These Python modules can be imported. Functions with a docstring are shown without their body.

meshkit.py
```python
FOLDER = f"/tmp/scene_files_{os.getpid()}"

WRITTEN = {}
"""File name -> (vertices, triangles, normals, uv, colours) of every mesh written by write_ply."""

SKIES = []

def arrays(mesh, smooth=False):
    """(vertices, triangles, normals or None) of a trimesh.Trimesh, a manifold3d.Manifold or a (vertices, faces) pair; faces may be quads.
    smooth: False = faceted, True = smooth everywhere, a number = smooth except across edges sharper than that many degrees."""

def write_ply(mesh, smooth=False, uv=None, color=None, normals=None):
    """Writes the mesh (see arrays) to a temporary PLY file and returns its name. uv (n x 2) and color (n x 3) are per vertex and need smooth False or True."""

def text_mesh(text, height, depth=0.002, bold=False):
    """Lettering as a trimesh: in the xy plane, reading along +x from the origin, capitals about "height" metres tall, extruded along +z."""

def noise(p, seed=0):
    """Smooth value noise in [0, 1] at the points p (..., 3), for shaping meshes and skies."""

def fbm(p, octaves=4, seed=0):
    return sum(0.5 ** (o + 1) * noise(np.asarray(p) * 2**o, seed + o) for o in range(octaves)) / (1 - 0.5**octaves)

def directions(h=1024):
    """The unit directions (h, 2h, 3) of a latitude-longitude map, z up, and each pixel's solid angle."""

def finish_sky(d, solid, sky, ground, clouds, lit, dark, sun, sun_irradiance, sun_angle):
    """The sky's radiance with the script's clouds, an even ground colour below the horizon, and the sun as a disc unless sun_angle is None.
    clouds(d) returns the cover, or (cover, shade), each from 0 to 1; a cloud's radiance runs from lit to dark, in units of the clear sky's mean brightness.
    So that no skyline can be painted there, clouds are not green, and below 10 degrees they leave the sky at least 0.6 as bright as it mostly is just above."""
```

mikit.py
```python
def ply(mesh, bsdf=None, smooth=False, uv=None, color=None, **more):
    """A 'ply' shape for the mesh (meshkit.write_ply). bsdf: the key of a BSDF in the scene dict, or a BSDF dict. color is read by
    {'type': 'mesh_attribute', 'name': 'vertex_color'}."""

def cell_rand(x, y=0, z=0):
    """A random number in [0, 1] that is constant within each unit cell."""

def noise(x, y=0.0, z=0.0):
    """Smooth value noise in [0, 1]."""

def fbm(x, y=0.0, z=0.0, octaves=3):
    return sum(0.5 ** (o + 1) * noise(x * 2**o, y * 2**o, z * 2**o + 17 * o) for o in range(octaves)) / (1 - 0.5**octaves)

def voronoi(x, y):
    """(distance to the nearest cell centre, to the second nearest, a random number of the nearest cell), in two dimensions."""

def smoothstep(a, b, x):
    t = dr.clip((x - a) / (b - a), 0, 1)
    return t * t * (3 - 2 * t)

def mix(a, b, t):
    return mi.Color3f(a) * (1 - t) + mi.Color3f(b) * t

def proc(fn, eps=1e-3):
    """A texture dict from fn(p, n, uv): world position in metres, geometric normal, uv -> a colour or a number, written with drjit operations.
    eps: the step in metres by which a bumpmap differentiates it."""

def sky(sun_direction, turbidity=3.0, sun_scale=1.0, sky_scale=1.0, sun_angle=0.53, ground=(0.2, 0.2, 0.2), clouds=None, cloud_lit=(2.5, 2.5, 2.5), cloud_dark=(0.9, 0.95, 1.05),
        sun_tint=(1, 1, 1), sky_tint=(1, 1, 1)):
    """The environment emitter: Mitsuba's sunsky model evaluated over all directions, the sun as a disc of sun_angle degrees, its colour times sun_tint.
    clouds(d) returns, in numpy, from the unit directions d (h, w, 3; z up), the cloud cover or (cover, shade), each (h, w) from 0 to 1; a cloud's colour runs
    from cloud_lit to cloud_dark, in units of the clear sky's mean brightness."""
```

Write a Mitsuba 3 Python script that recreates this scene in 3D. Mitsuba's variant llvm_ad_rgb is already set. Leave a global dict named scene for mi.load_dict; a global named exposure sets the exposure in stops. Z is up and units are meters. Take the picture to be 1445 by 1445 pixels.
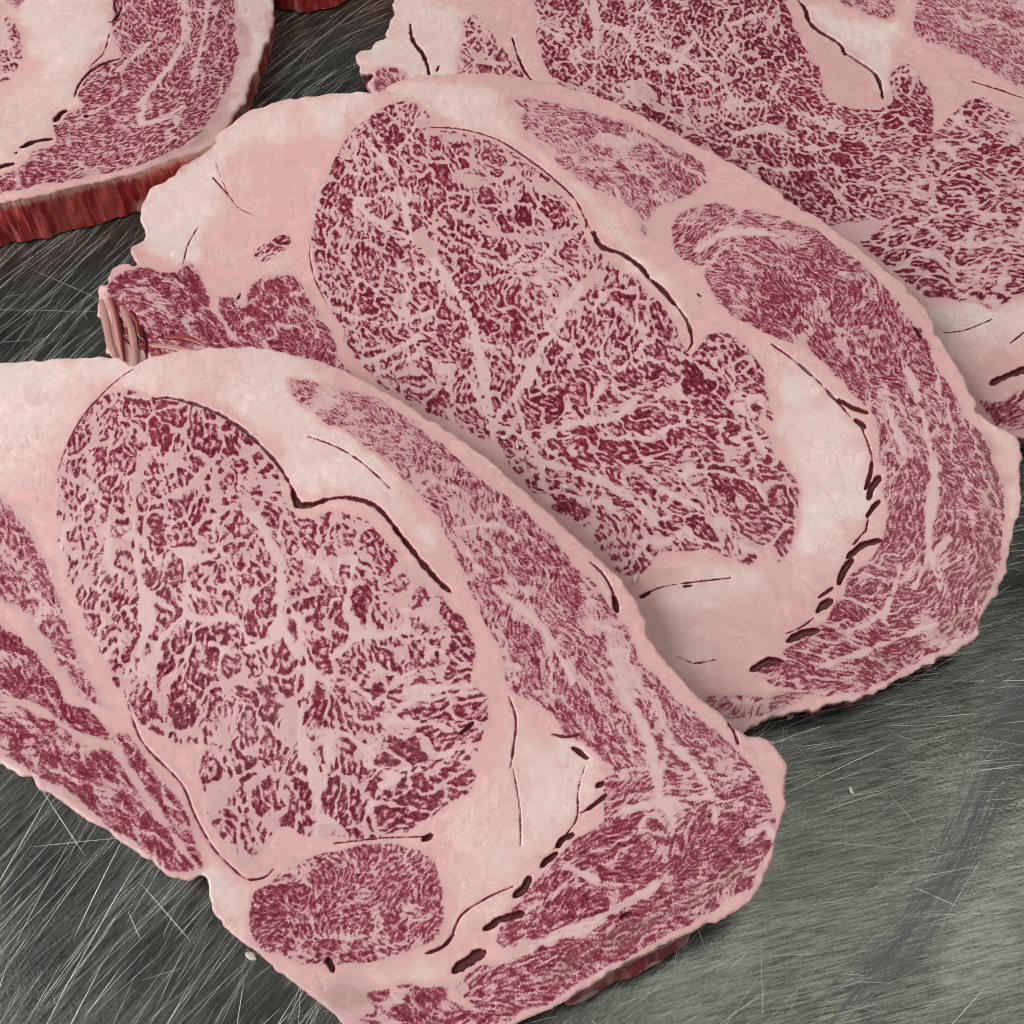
import math
import numpy as np, trimesh, shapely, mitsuba as mi, drjit as dr
import mikit, meshkit
from mikit import proc, noise, fbm, smoothstep, mix
from scipy.spatial import cKDTree
from scipy.ndimage import gaussian_filter

T = mi.ScalarTransform4f
scene, labels = {}, {}

# ------------------------------------------------------------------ camera, light, exposure
FOV, DIST, ELEV, AIM = 43.0, 0.415, math.radians(60), np.array([0, 0, 0.012])
FWD = np.array([0, math.cos(ELEV), -math.sin(ELEV)])
UP = np.array([0, math.sin(ELEV), math.cos(ELEV)])
CAM = AIM - FWD * DIST
scene['camera'] = {'type': 'perspective', 'fov': FOV, 'fov_axis': 'x', 'near_clip': 0.01, 'far_clip': 20.0,
                   'to_world': T().look_at(origin=CAM.tolist(), target=(CAM + FWD).tolist(), up=[0, 0, 1])}
exposure = 0.13


def lamp(key, w, h, origin, target, power, label):
    scene[key] = {'type': 'rectangle', 'to_world': T().look_at(origin=origin, target=target, up=[0, 1, 0.01]).scale([w / 2, h / 2, 1]),
                  'bsdf': {'type': 'diffuse', 'reflectance': {'type': 'rgb', 'value': 0.6}},
                  'emitter': {'type': 'area', 'radiance': {'type': 'rgb', 'value': power}}}
    labels[key] = {'label': label, 'category': 'lamp'}


lamp('window_light', 1.5, 1.3, [-1.55, -0.35, 1.35], [0, 0, 0], [5.9, 5.95, 6.0], 'bright white window pane lighting the meat from the left')
lamp('ceiling_lamp', 1.3, 1.3, [0.75, 0.0, 2.1], [0.1, 0, 0], [1.75, 1.72, 1.62], 'flat white ceiling lamp high above the metal tray')
scene['room_light'] = {'type': 'constant', 'radiance': {'type': 'rgb', 'value': [0.14, 0.14, 0.135]}}


# ------------------------------------------------------------------ materials
def lin(r, g, b):
    c = np.array([r, g, b]) / 255.0
    return mi.Color3f(*[float(x) for x in np.where(c <= 0.04045, c / 12.92, ((c + 0.055) / 1.055) ** 2.4)])


MUSCLE_FAT, PINK, CREAM, BROWN = lin(211, 169, 166), lin(223, 175, 171), lin(233, 210, 202), lin(128, 100, 78)
WHITE, MAUVE = lin(224, 190, 187), lin(186, 124, 136)
LEAN, LEAN_MID, LEAN_RED, GAP = lin(84, 8, 28), lin(140, 54, 70), lin(124, 18, 34), lin(88, 46, 44)


def meat_color(p, n, uv):
    x, y = p.x * 1000, p.y * 1000
    d = uv.x + smoothstep(0.05, 0.3, uv.x) * (0.26 * (noise(x * 1.9, y * 1.9, 13) - 0.5) + 0.2 * (noise(x * 3.7, y * 3.7, 14) - 0.5))
    d = d - 0.3 * smoothstep(0.05, 0.0, abs(fbm(x * 0.55, y * 0.55, 19, octaves=2) - 0.5)) - 0.12 * smoothstep(0.55, 0.8, fbm(x * 0.3, y * 0.3, 23, octaves=2))
    tone = uv.y
    f = fbm(x * 0.06, y * 0.06, 3, octaves=4)
    g = noise(x * 0.5, y * 0.5, 7)
    h = noise(x * 2.1, y * 2.1, 11)
    t = tone - 0.07 + (f - 0.5) * 0.45 * smoothstep(0.05, 0.4, tone) + (g - 0.5) * 0.07
    fat = mix(mix(MUSCLE_FAT, PINK, smoothstep(0.05, 0.5, t)), CREAM, smoothstep(0.45, 1.0, t))
    fat = fat * (0.965 + 0.025 * g + 0.035 * h + 0.08 * smoothstep(0.55, 0.8, fbm(x * 0.22, y * 0.22, 25, octaves=3)))
    flake = smoothstep(0.5, 0.68, fbm(x * 0.16, y * 0.16, 33, octaves=3)) * smoothstep(0.3, 0.6, tone)
    fat = fat * (1 + flake * (0.16 * smoothstep(0.35, 0.75, noise(x * 2.9, y * 2.4, 35)) - 0.05))
    fat = mix(fat, WHITE, 0.85 * smoothstep(0.05, -0.25, uv.x))
    red = mix(LEAN, LEAN_RED, smoothstep(0.45, 1.0, fbm(x * 0.035, y * 0.035, 5, octaves=2) + (h - 0.5) * 0.35))
    d = d + (h - 0.5) * 0.14
    c = mix(fat, MAUVE, smoothstep(0.12, 0.42, d))
    c = mix(c, LEAN_MID, smoothstep(0.3, 0.64, d))
    c = mix(c, red, smoothstep(0.6, 0.98, d) * 0.92)
    brown = smoothstep(-0.05, -0.5, tone) * (0.5 + 0.5 * g)
    c = mix(c, BROWN, brown * 0.33)
    return mix(c, GAP * (0.7 + 0.6 * h), smoothstep(1.02, 1.5, uv.x))


def meat_rough(p, n, uv):
    x, y = p.x * 1000, p.y * 1000
    return 0.2 + 0.2 * noise(x * 0.25, y * 0.25, 21) + 0.1 * noise(x * 1.7, y * 1.7, 22) - 0.06 * smoothstep(0.3, 0.6, uv.x)


def meat_bump(p, n, uv):
    x, y = p.x * 1000, p.y * 1000
    return 0.6 * noise(x * 0.9, y * 0.9, 51) + 0.4 * noise(x * 2.3, y * 2.3, 52) - 0.25 * uv.x


scene['meat'] = {'type': 'bumpmap', 'bump': proc(meat_bump, 2e-4), 'scale': 0.00007,
                 'bsdf': {'type': 'principled', 'base_color': proc(meat_color), 'roughness': proc(meat_rough), 'specular': 0.36}}


def edge_color(a, b, c, key):
    def fn(p, n, uv):
        s, t = uv.x, uv.y
        k = fbm(s * 0.3, t * 0.9, key, octaves=4)
        j = noise(s * 1.6, t * 2.0, key + 9)
        col = mix(a, b, smoothstep(0.34, 0.6, k + (j - 0.5) * 0.25))
        col = mix(c, col, smoothstep(0.04, 0.2, t + 0.12 * (j - 0.5)))
        return mix(col, c, smoothstep(0.6, 0.72, noise(s * 0.16, t * 0.8, key + 4)) * 0.8) * (0.8 + 0.35 * j)
    return fn


def edge_material(key, a, b, c, seed):
    scene[key] = {'type': 'twosided', 'bsdf': {'type': 'principled', 'base_color': proc(edge_color(a, b, c, seed)), 'roughness': 0.27, 'specular': 0.5}}


edge_material('edge_pale', lin(190, 118, 118), lin(146, 62, 70), lin(216, 180, 172), 3)
edge_material('edge_torn', lin(160, 72, 68), lin(100, 28, 34), lin(206, 156, 144), 7)
edge_material('edge_red', lin(206, 92, 82), lin(164, 46, 46), lin(222, 164, 150), 5)
scene['crumb_fat'] = {'type': 'principled', 'base_color': {'type': 'rgb', 'value': [0.74, 0.66, 0.62]}, 'roughness': 0.4}


def steel_color(p, n, uv):
    x, y = p.x * 1000, p.y * 1000
    a = fbm(x * 0.02, y * 0.02, 1, octaves=3)
    u, v = x * 0.62 + y * 0.78, -x * 0.78 + y * 0.62
    s1 = noise(u * 0.22, v * 3.6, 2)
    u2, v2 = x * 0.97 + y * 0.22, -x * 0.22 + y * 0.97
    s2 = noise(u2 * 0.2, v2 * 3.4, 4)
    m = smoothstep(-0.03, 0.07, p.x)
    s = s1 * (1 - m) + s2 * m
    g = noise(x * 2.2, y * 2.2, 8)
    base = 0.122 + 0.10 * (a - 0.5) + 0.11 * (s - 0.5) + 0.05 * (g - 0.5)
    return mi.Color3f(base * 1.0, base * 1.02, base * 0.92)


def steel_rough(p, n, uv):
    x, y = p.x * 1000, p.y * 1000
    return 0.32 + 0.34 * (fbm(x * 0.03, y * 0.03, 31, octaves=3) - 0.5)


def steel_bump(p, n, uv):
    x, y = p.x * 1000, p.y * 1000
    return 0.5 * noise(x * 1.2 + y * 0.4, y * 1.3, 41) + 0.35 * noise(x * 2.6, y * 2.7, 42)


scene['steel'] = {'type': 'bumpmap', 'bump': proc(steel_bump, 1e-4), 'scale': 0.00004,
                  'bsdf': {'type': 'principled', 'base_color': proc(steel_color), 'metallic': 0.92, 'roughness': proc(steel_rough), 'specular': 0.5}}
scene['steel_scratch'] = {'type': 'principled', 'base_color': {'type': 'rgb', 'value': [0.7, 0.71, 0.64]}, 'metallic': 0.75, 'roughness': 0.45}
scene['steel_dark'] = {'type': 'principled', 'base_color': {'type': 'rgb', 'value': [0.1, 0.105, 0.1]}, 'metallic': 0.4, 'roughness': 0.5}


# ------------------------------------------------------------------ surveying: photo pixel -> point on a level z
def at(px, py, z=0.0):
    k = 2 * math.tan(math.radians(FOV / 2))
    d = FWD + (px / 1445.0 - 0.5) * k * np.array([1.0, 0, 0]) + (0.5 - py / 1445.0) * k * UP
    return (CAM + d * ((z - CAM[2]) / d[2]))[:2]


def on(px, py, zf):
    z = 0.015
    for _ in range(6):
        p = at(px, py, z)
        z = float(zf(p[0], p[1]))
    return p * 1000.0        # plan coordinates in millimetres


def pts(s):
    return [tuple(map(float, q.split(','))) for q in s.split()]


def spline(p, closed=True, step=0.5):
    p = np.asarray(p, float)
    n = len(p)
    out = []
    for i in range(n if closed else n - 1):
        q = [p[(i + k) % n] if closed else p[min(max(i + k, 0), n - 1)] for k in (-1, 0, 1, 2)]
        m = max(2, int(np.linalg.norm(q[2] - q[1]) / step))
        t = np.arange(m)[:, None] / m
        out.append(0.5 * (2 * q[1] + (q[2] - q[0]) * t + (2 * q[0] - 5 * q[1] + 4 * q[2] - q[3]) * t**2 + (3 * q[1] - q[0] - 3 * q[2] + q[3]) * t**3))
    if not closed:
        out.append(p[-1:])
    return np.vstack(out)


def ss(a, b, x):
    t = np.clip((x - a) / (b - a), 0, 1)
    return t * t * (3 - 2 * t)


STEP = 0.36


def blur_noise(shape, sigma, seed):
    g = gaussian_filter(np.random.default_rng(seed).standard_normal(shape), sigma / STEP, mode='wrap')
    return g / g.std()


def signed(poly, X, Y):
    """Distance in mm inside (positive) or outside the closed curve."""
    q = np.c_[X.ravel(), Y.ravel()]
    d = cKDTree(poly).query(q)[0]
    pg = shapely.Polygon(poly).buffer(0)
    shapely.prepare(pg)
    return np.where(shapely.contains_xy(pg, q[:, 0], q[:, 1]), d, -d).reshape(X.shape)


# ------------------------------------------------------------------ marbling: how muscle fibre bundles and fat grow in a direction field
def oriented(shape, theta, lam, stretch, bw, seed, K=10):
    W = np.fft.rfft2(np.random.default_rng(seed).standard_normal(shape))
    fy, fx = np.fft.fftfreq(shape[0], STEP)[:, None], np.fft.rfftfreq(shape[1], STEP)[None]
    k = (theta / np.pi * K) % K
    i0 = np.floor(k).astype(int) % K
    t, out = k - np.floor(k), np.zeros(shape)
    for a in range(K):
        c, s = np.cos(a * np.pi / K), np.sin(a * np.pi / K)
        r = np.sqrt((-fx * s + fy * c) ** 2 + ((fx * c + fy * s) * stretch) ** 2)
        g = np.fft.irfft2(W * np.exp(-(((r - 1 / lam) * lam / bw) ** 2)), s=shape)
        out += (np.where(i0 == a, 1 - t, 0) + np.where((i0 + 1) % K == a, t, 0)) * g / g.std()
    return out


def cells(X, Y, theta, L, W, seed, x0, y0):
    rng = np.random.default_rng(seed)
    lo, hi = (X.min() - 8, Y.min() - 8), (X.max() + 8, Y.max() + 8)
    n = int((hi[0] - lo[0]) * (hi[1] - lo[1]) / (L * W)) + 12
    S = np.c_[rng.uniform(lo[0], hi[0], n), rng.uniform(lo[1], hi[1], n)]
    for _ in range(2):
        d, j = cKDTree(S).query(S, k=2)
        S += (S - S[j[:, 1]]) / np.maximum(d[:, 1:], 0.01) * np.clip(math.sqrt(L * W) * 0.8 - d[:, 1:], 0, None) * 0.5
    iy = np.clip(((S[:, 1] - y0) / STEP).astype(int), 0, X.shape[0] - 1)
    ix = np.clip(((S[:, 0] - x0) / STEP).astype(int), 0, X.shape[1] - 1)
    c, s = np.cos(theta[iy, ix]), np.sin(theta[iy, ix])
    _, j = cKDTree(S).query(np.c_[X.ravel(), Y.ravel()], k=9)
    dx, dy = X.ravel()[:, None] - S[j, 0], Y.ravel()[:, None] - S[j, 1]
    d = np.sqrt(((dx * c[j] + dy * s[j]) / L) ** 2 + ((-dx * s[j] + dy * c[j]) / W) ** 2)
    o = np.argmin(d, 1)
    d.partition(1, axis=1)
    return (d[:, 1] - d[:, 0]).reshape(X.shape), rng.random(n)[j[np.arange(len(j)), o]].reshape(X.shape)


def marble(X, Y, theta, seed, lam=2.0, stretch=1.8, L=12, W=7, ring=0.5, sept=1.6, bias=0.0, fine=0.6, big=0.3, warp=1.6, vein=1.6, vw=0.09, sw=0.17, amp=1.0, vary=0.6, rag=0.55):
    sh, x0, y0 = X.shape, X[0, 0], Y[0, 0]
    wx = blur_noise(sh, 2.4, seed + 1) * warp * 0.7 + blur_noise(sh, 0.8, seed + 11) * warp * 0.22
    wy = blur_noise(sh, 2.4, seed + 2) * warp * 0.7 + blur_noise(sh, 0.8, seed + 12) * warp * 0.22
    b, r = cells(X + wx, Y + wy, theta, L, W, seed + 3, x0, y0)
    b2, _ = cells(X + wx * 0.8, Y + wy * 0.8, theta, L * 2.8, W * 2.2, seed + 4, x0, y0)
    F = oriented(sh, theta + blur_noise(sh,3,seed+13)*0.35, lam, stretch, 0.45, seed + 6)
    G = oriented(sh, theta + blur_noise(sh,1.5,seed+14)*0.8, lam * 0.55, 1.6, 0.5, seed + 7)
    R = blur_noise(sh, 2.5, seed + 9)
    e = ss(0.02, sw, b)
    D = amp*(F * 0.8 + G * fine * rag) + blur_noise(sh, 6, seed + 8) * big * 0.4 + (r - 0.5) * vary
    D += np.exp(-(((b - sw * 1.3) / 0.1) ** 2)) * ring * (0.9 + 0.6 * R) - ss(sw * 2, 0.65, b) * ring * 0.8 * (1 + R)
    D -= sept * (1 - e) + vein * (1 - ss(vw * 0.3, vw * 1.6, b2)) * (0.8 + 0.4 * R)
    return D + bias, np.clip((1 - ss(vw * 0.4, vw * 1.6, b2)) * 0.8 + 0.35 * (1 - e), 0, 1)


# ------------------------------------------------------------------ a slice of meat
def put(key, v, f, n, uv, mat):
    used, inv = np.unique(f, return_inverse=True)
    path = meshkit.write_ply((v[used], inv.reshape(f.shape)), False, uv[used], None, n[used])
    scene[key] = {'type': 'ply', 'filename': path, 'face_normals': False, 'bsdf': {'type': 'ref', 'id': mat}}


def normals(v, f):
    n = np.zeros_like(v)
    fn = np.cross(v[f[:, 1]] - v[f[:, 0]], v[f[:, 2]] - v[f[:, 0]])
    for k in range(3):
        for c in range(3):
            n[:, c] += np.bincount(f[:, k], fn[:, c], len(v))
    return n / np.maximum(np.linalg.norm(n, axis=1, keepdims=True), 1e-12)


def make_slice(key, label, zf, tf, outline, muscles, gaps, tones=(), dents=(), edge='edge_pale', seed=1, ragged=0.3, round_r=1.2, undercut=2.5, flare=None, spots=(), fades=(), flare_at=()):
    """zf: height of the cut face over the plan (m); tf: thickness (m). Everything else is given in photo pixels lying on that face."""
    P = lambda s: np.array([on(x, y, zf) for x, y in (pts(s) if isinstance(s, str) else s)])
    O = spline(P(outline))
    lo, hi = O.min(0) - 2, O.max(0) + 2
    X, Y = np.meshgrid(np.arange(lo[0], hi[0], STEP), np.arange(lo[1], hi[1], STEP))
    sh = X.shape
    sd = signed(O, X, Y) + blur_noise(sh, 1.4, seed + 50) * ragged + blur_noise(sh, 0.6, seed + 51) * ragged * 0.35
    dens, tone = np.zeros(sh), np.full(sh, 0.5)
    part = np.zeros(sh, int)
    relief = blur_noise(sh, 14, seed + 60) * 0.5 + blur_noise(sh, 4.5, seed + 61) * 0.05 + blur_noise(sh, 1.1, seed + 62) * 0.022
    names, soft = ['fat'], np.zeros(sh)
    for poly, val, bl in tones:
        q = signed(spline(P(poly)), X, Y) + blur_noise(sh, 3, seed + 70) * bl * 0.35
        k = ss(-bl, bl, q)
        tone = tone * (1 - k) + val * k
    for i, m in enumerate(muscles):
        q = spline(P(m['poly']))
        a0 = np.floor((q.min(0) - 4 - lo) / STEP).astype(int).clip(0)
        a1 = np.ceil((q.max(0) + 4 - lo) / STEP).astype(int).clip(8, [sh[1], sh[0]])
        w = (slice(a0[1], a1[1]), slice(a0[0], a1[0]))
        if (sd[w] > 0).sum() < 20:
            continue
        x, y = X[w], Y[w]
        s = signed(q, x, y) + blur_noise(x.shape, 2.0, seed + i * 20 + 71) * m.get('rough', 0.5)
        zx = zy = wt = 0
        for f in m['flow']:
            p0, p1 = P(f)
            mid, d = (p0 + p1) / 2, p1 - p0
            a2 = 2 * math.atan2(d[1], d[0])
            k = 1 / (50 + (x - mid[0]) ** 2 + (y - mid[1]) ** 2) ** 1.5
            zx, zy, wt = zx + k * math.cos(a2), zy + k * math.sin(a2), wt + k
        th = 0.5 * np.arctan2(zy, zx) + blur_noise(x.shape, 9, seed + i * 20 + 72) * m.get('swirl', 0.12)
        D, white = marble(x, y, th, seed * 100 + i * 20, **m.get('look', {}))
        for poly, db, bl in fades:
            D += db * ss(-bl, bl, signed(spline(P(poly)), x, y) + blur_noise(x.shape, 3, seed + 78) * bl * 0.3)
        if m.get('skin'):        # a thin dark line of fibres along the muscle's border
            D = np.maximum(D, m['skin'] * 1.6 * np.exp(-(((s - 0.9) / 0.45) ** 2)) - 0.6 + 0.5 * blur_noise(x.shape, 2.5, seed + 79) * (s < 2.5) - 3 * (s > 2.5))
        for line, wd in m.get('septa', ()):
            ln = spline(P(line), False)
            dd = cKDTree(ln).query(np.c_[x.ravel(), y.ravel()])[0].reshape(x.shape)
            hw = wd / 4.4 / 2 * (1 + 0.35 * blur_noise(x.shape, 3, seed + i * 20 + 73))
            k = 1 - ss(hw * 0.5, hw * 1.2 + 0.45, dd + 0.35 * blur_noise(x.shape, 0.9, seed + i * 20 + 74))
            D -= 2.6 * k
            white = np.maximum(white, k)
        k = 0.5 + 0.5 * np.tanh(D * 0.85)
        fl = m.get('floor', 0.0 if m.get('look', {}).get('stretch', 2) < 2.3 else 0.24 if m['look'].get('stretch', 2) < 4 else 0.24)
        k = k + (fl * (1 - 0.85 * white) + 0.2 * gaussian_filter(k, 1.0 / STEP)) * (1 - k)
        k = k - 0.3 * gaussian_filter(white, 0.3 / STEP) * (1 - ss(0.15, 0.4, k))
        k = k * m.get('max', 1.0 if m.get('look', {}).get('stretch', 2) < 2.3 else 0.88) * ss(-0.1, m.get('feather', 0.8 if m.get('look', {}).get('stretch', 2) < 2.3 else 1.0), s)
        inside = s > -0.3
        dens[w] = np.where(inside, np.where(dens[w] > 0.3, np.maximum(dens[w], k), k), dens[w])
        fr = ss(-1.5, 1.5, s)
        tone[w] = tone[w] * (1 - fr) + m.get('tone', 0.08) * fr
        part[w] = np.where(s > 0, len(names), part[w])
        soft[w] = np.maximum(soft[w], fr)
        names.append(m['name'])
    for poly, val, bl in spots:
        k = ss(-bl, bl, signed(spline(P(poly)), X, Y) + blur_noise(sh, 2, seed + 75) * bl * 0.4)
        tone = tone * (1 - k) + val * k
    fatness = 1 - soft
    pits = np.clip(blur_noise(sh, 0.7, seed + 63) - 1.5 + 0.9 * np.clip(blur_noise(sh, 9, seed + 64), -1, 1), 0, 1.2) * fatness
    lumps = np.abs(blur_noise(sh, 3.0, seed + 65)) * fatness
    relief += -0.1 * pits + 0.03 * lumps + 0.035 * blur_noise(sh, 0.7, seed + 66) * fatness - 0.07 * np.minimum(dens, 1) * soft + 0.1 * soft
    way = np.full(sh, 2.1) + 0.5 * blur_noise(sh, 14, seed + 69)
    crease = np.exp(-((oriented(sh, way, 9.0, 3.5, 0.5, seed + 67, 6) / 0.07) ** 2)) * ss(0.3, 1.1, blur_noise(sh, 6, seed + 68)) * fatness
    strand = np.exp(-((oriented(sh, way, 3.2, 4.0, 0.5, seed + 80, 6) / 0.22) ** 2)) * ss(0.1, 1.0, blur_noise(sh, 6, seed + 81)) * fatness
    relief += -0.16 * crease + 0.05 * strand
    tone = tone - 0.22 * crease * (tone > 0.2) + 0.16 * strand * (tone > 0.2)
    for poly, depth, bl in dents:
        relief -= depth * ss(-bl, bl, signed(spline(P(poly)), X, Y) + blur_noise(sh, 2.2, seed + 76) * bl * 0.5)
    gid = np.zeros(sh, int)
    for gi, (line, wd) in enumerate(gaps):
        ln = spline(P(line), False, 0.25)
        a0 = np.floor((ln.min(0) - 4 - lo) / STEP).astype(int).clip(0)
        a1 = np.ceil((ln.max(0) + 4 - lo) / STEP).astype(int).clip(1)
        w = (slice(a0[1], a1[1]), slice(a0[0], a1[0]))
        if X[w].size == 0:
            continue
        dd, j = cKDTree(ln).query(np.c_[X[w].ravel(), Y[w].ravel()])
        dd, t = dd.reshape(X[w].shape), (j / max(len(ln) - 1, 1)).reshape(X[w].shape)
        nz = meshkit.fbm(np.stack([X[w] * 0.35, Y[w] * 0.35, X[w] * 0 + gi], -1), 3)
        hw = wd / 4.4 / 2 * (0.3 + 1.05 * nz) * (0.35 + 0.65 * np.sqrt(np.clip(4 * t * (1 - t), 0, 1)))
        g = hw - dd + 0.08 * blur_noise(dd.shape, 0.7, seed * 50 + gi) * min(1, wd / 4)
        k = ss(-0.22, 0.2, g)
        dens[w] = np.maximum(dens[w], (1.1 + 0.8 * min(1, wd / 6)) * k)
        relief[w] += 0.0 * np.exp(-((g + 0.9) / 0.6) ** 2) * min(1, wd / 6) - min(1.7, 0.35 + wd * 0.2) * ss(-0.3, 0.5, g)
        gid[w] = np.where(g > 0, gi + 1, gid[w])
    # the face: grid cells inside, the outermost vertices drawn onto the outline
    ins = sd > 0
    cell = ins[:-1, :-1] | ins[1:, :-1] | ins[:-1, 1:] | ins[1:, 1:]
    gy, gx = np.gradient(sd, STEP)
    gl = np.sqrt(gx**2 + gy**2) + 1e-6
    mv = np.where(sd < 0, np.minimum(-sd, 1.2) / gl, 0)
    VX, VY = X + gx / gl * mv, Y + gy / gl * mv
    idx = np.arange(X.size).reshape(sh)
    q = np.stack([idx[:-1, :-1], idx[:-1, 1:], idx[1:, 1:], idx[1:, :-1]], -1)[cell]
    F = np.vstack([q[:, [0, 1, 2]], q[:, [0, 2, 3]]])
    d = np.clip(sd, 0, round_r) / round_r
    z = zf(VX / 1000, VY / 1000) * 1000 + relief - round_r * 0.55 * (1 - np.sqrt(1 - (1 - d) ** 2))
    V = np.stack([VX, VY, z], -1).reshape(-1, 3) / 1000
    UV = np.stack([dens, tone], -1).reshape(-1, 2)
    e = np.vstack([F[:, [0, 1]], F[:, [1, 2]], F[:, [2, 0]]])
    code, rev = e[:, 0] * X.size + e[:, 1], e[:, 1] * X.size + e[:, 0]
    border = e[~np.isin(code, rev)]
    N = normals(V, F)
    fp, fg = part.ravel()[F], gid.ravel()[F]
    pick = np.where((fg > 0).sum(1) >= 2, 1000 + fg.max(1), np.max(fp, 1))
    labels[key] = label
    count = {}
    for c in np.unique(pick):
        sel = F[pick == c]
        nm = 'gap' if c >= 1000 else names[c]
        if c >= 1000 and len(sel) < 25:
            sel0 = sel
            scrap.append((key, len(sel0)))
        k = count.get(nm, 0)
        count[nm] = k + 1
        put(f'{key}__{nm}' + (f'_{k:03d}' if k else ''), V, sel, N, UV, 'meat')
    # the cut edge: rings below the border
    nxt = dict(border.tolist())
    start = max_loop = None
    seen, best = set(), []
    for s0 in nxt:
        if s0 in seen:
            continue
        loop = [s0]
        seen.add(s0)
        while nxt.get(loop[-1]) is not None and nxt[loop[-1]] not in seen:
            loop.append(nxt[loop[-1]])
            seen.add(loop[-1])
        if len(loop) > len(best):
            best = loop
    top = V[best] * 1000
    n = len(top)
    tan = np.roll(top, -4, 0)[:, :2] - np.roll(top, 4, 0)[:, :2]
    out = np.c_[tan[:, 1], -tan[:, 0]]
    for _ in range(6):
        out = (np.roll(out, 3, 0) + out + np.roll(out, -3, 0)) / 3
    out /= np.linalg.norm(out, axis=1, keepdims=True) + 1e-9
    arc = np.r_[0, np.cumsum(np.linalg.norm(np.diff(top[:, :2], axis=0), axis=1))]
    th = tf(top[:, 0] / 1000, top[:, 1] / 1000) * 1000
    rings, uvs, R = [top], [np.c_[arc, np.zeros(n)]], 9
    for k in range(1, R + 1):
        t = k / R
        bulge = -undercut * t**1.3 if flare is None else np.where(out[:, 1] < -0.5, flare, -undercut) * t
        for fx, fy, rad, amount in flare_at:
            c0 = on(fx, fy, zf)
            bulge = bulge + amount * t * np.exp(-((top[:, :2] - c0) ** 2).sum(1) / rad**2)
        jit = meshkit.fbm(np.c_[arc * 0.22, np.full(n, t * 2.2), np.full(n, seed)], 3) * 2.2 - 1.1
        p = top.copy()
        p[:, :2] += out * ((bulge + jit * 1.2 * min(1, t * 4)))[:, None]
        p[:, 2] = top[:, 2] * (1 - t) + np.maximum(zf(top[:, 0] / 1000, top[:, 1] / 1000) * 1000 - th, 0.15) * t
        rings.append(p)
        uvs.append(np.c_[arc, np.full(n, t)])
    RV, i = np.vstack(rings) / 1000, np.arange(n)
    f = []
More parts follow.
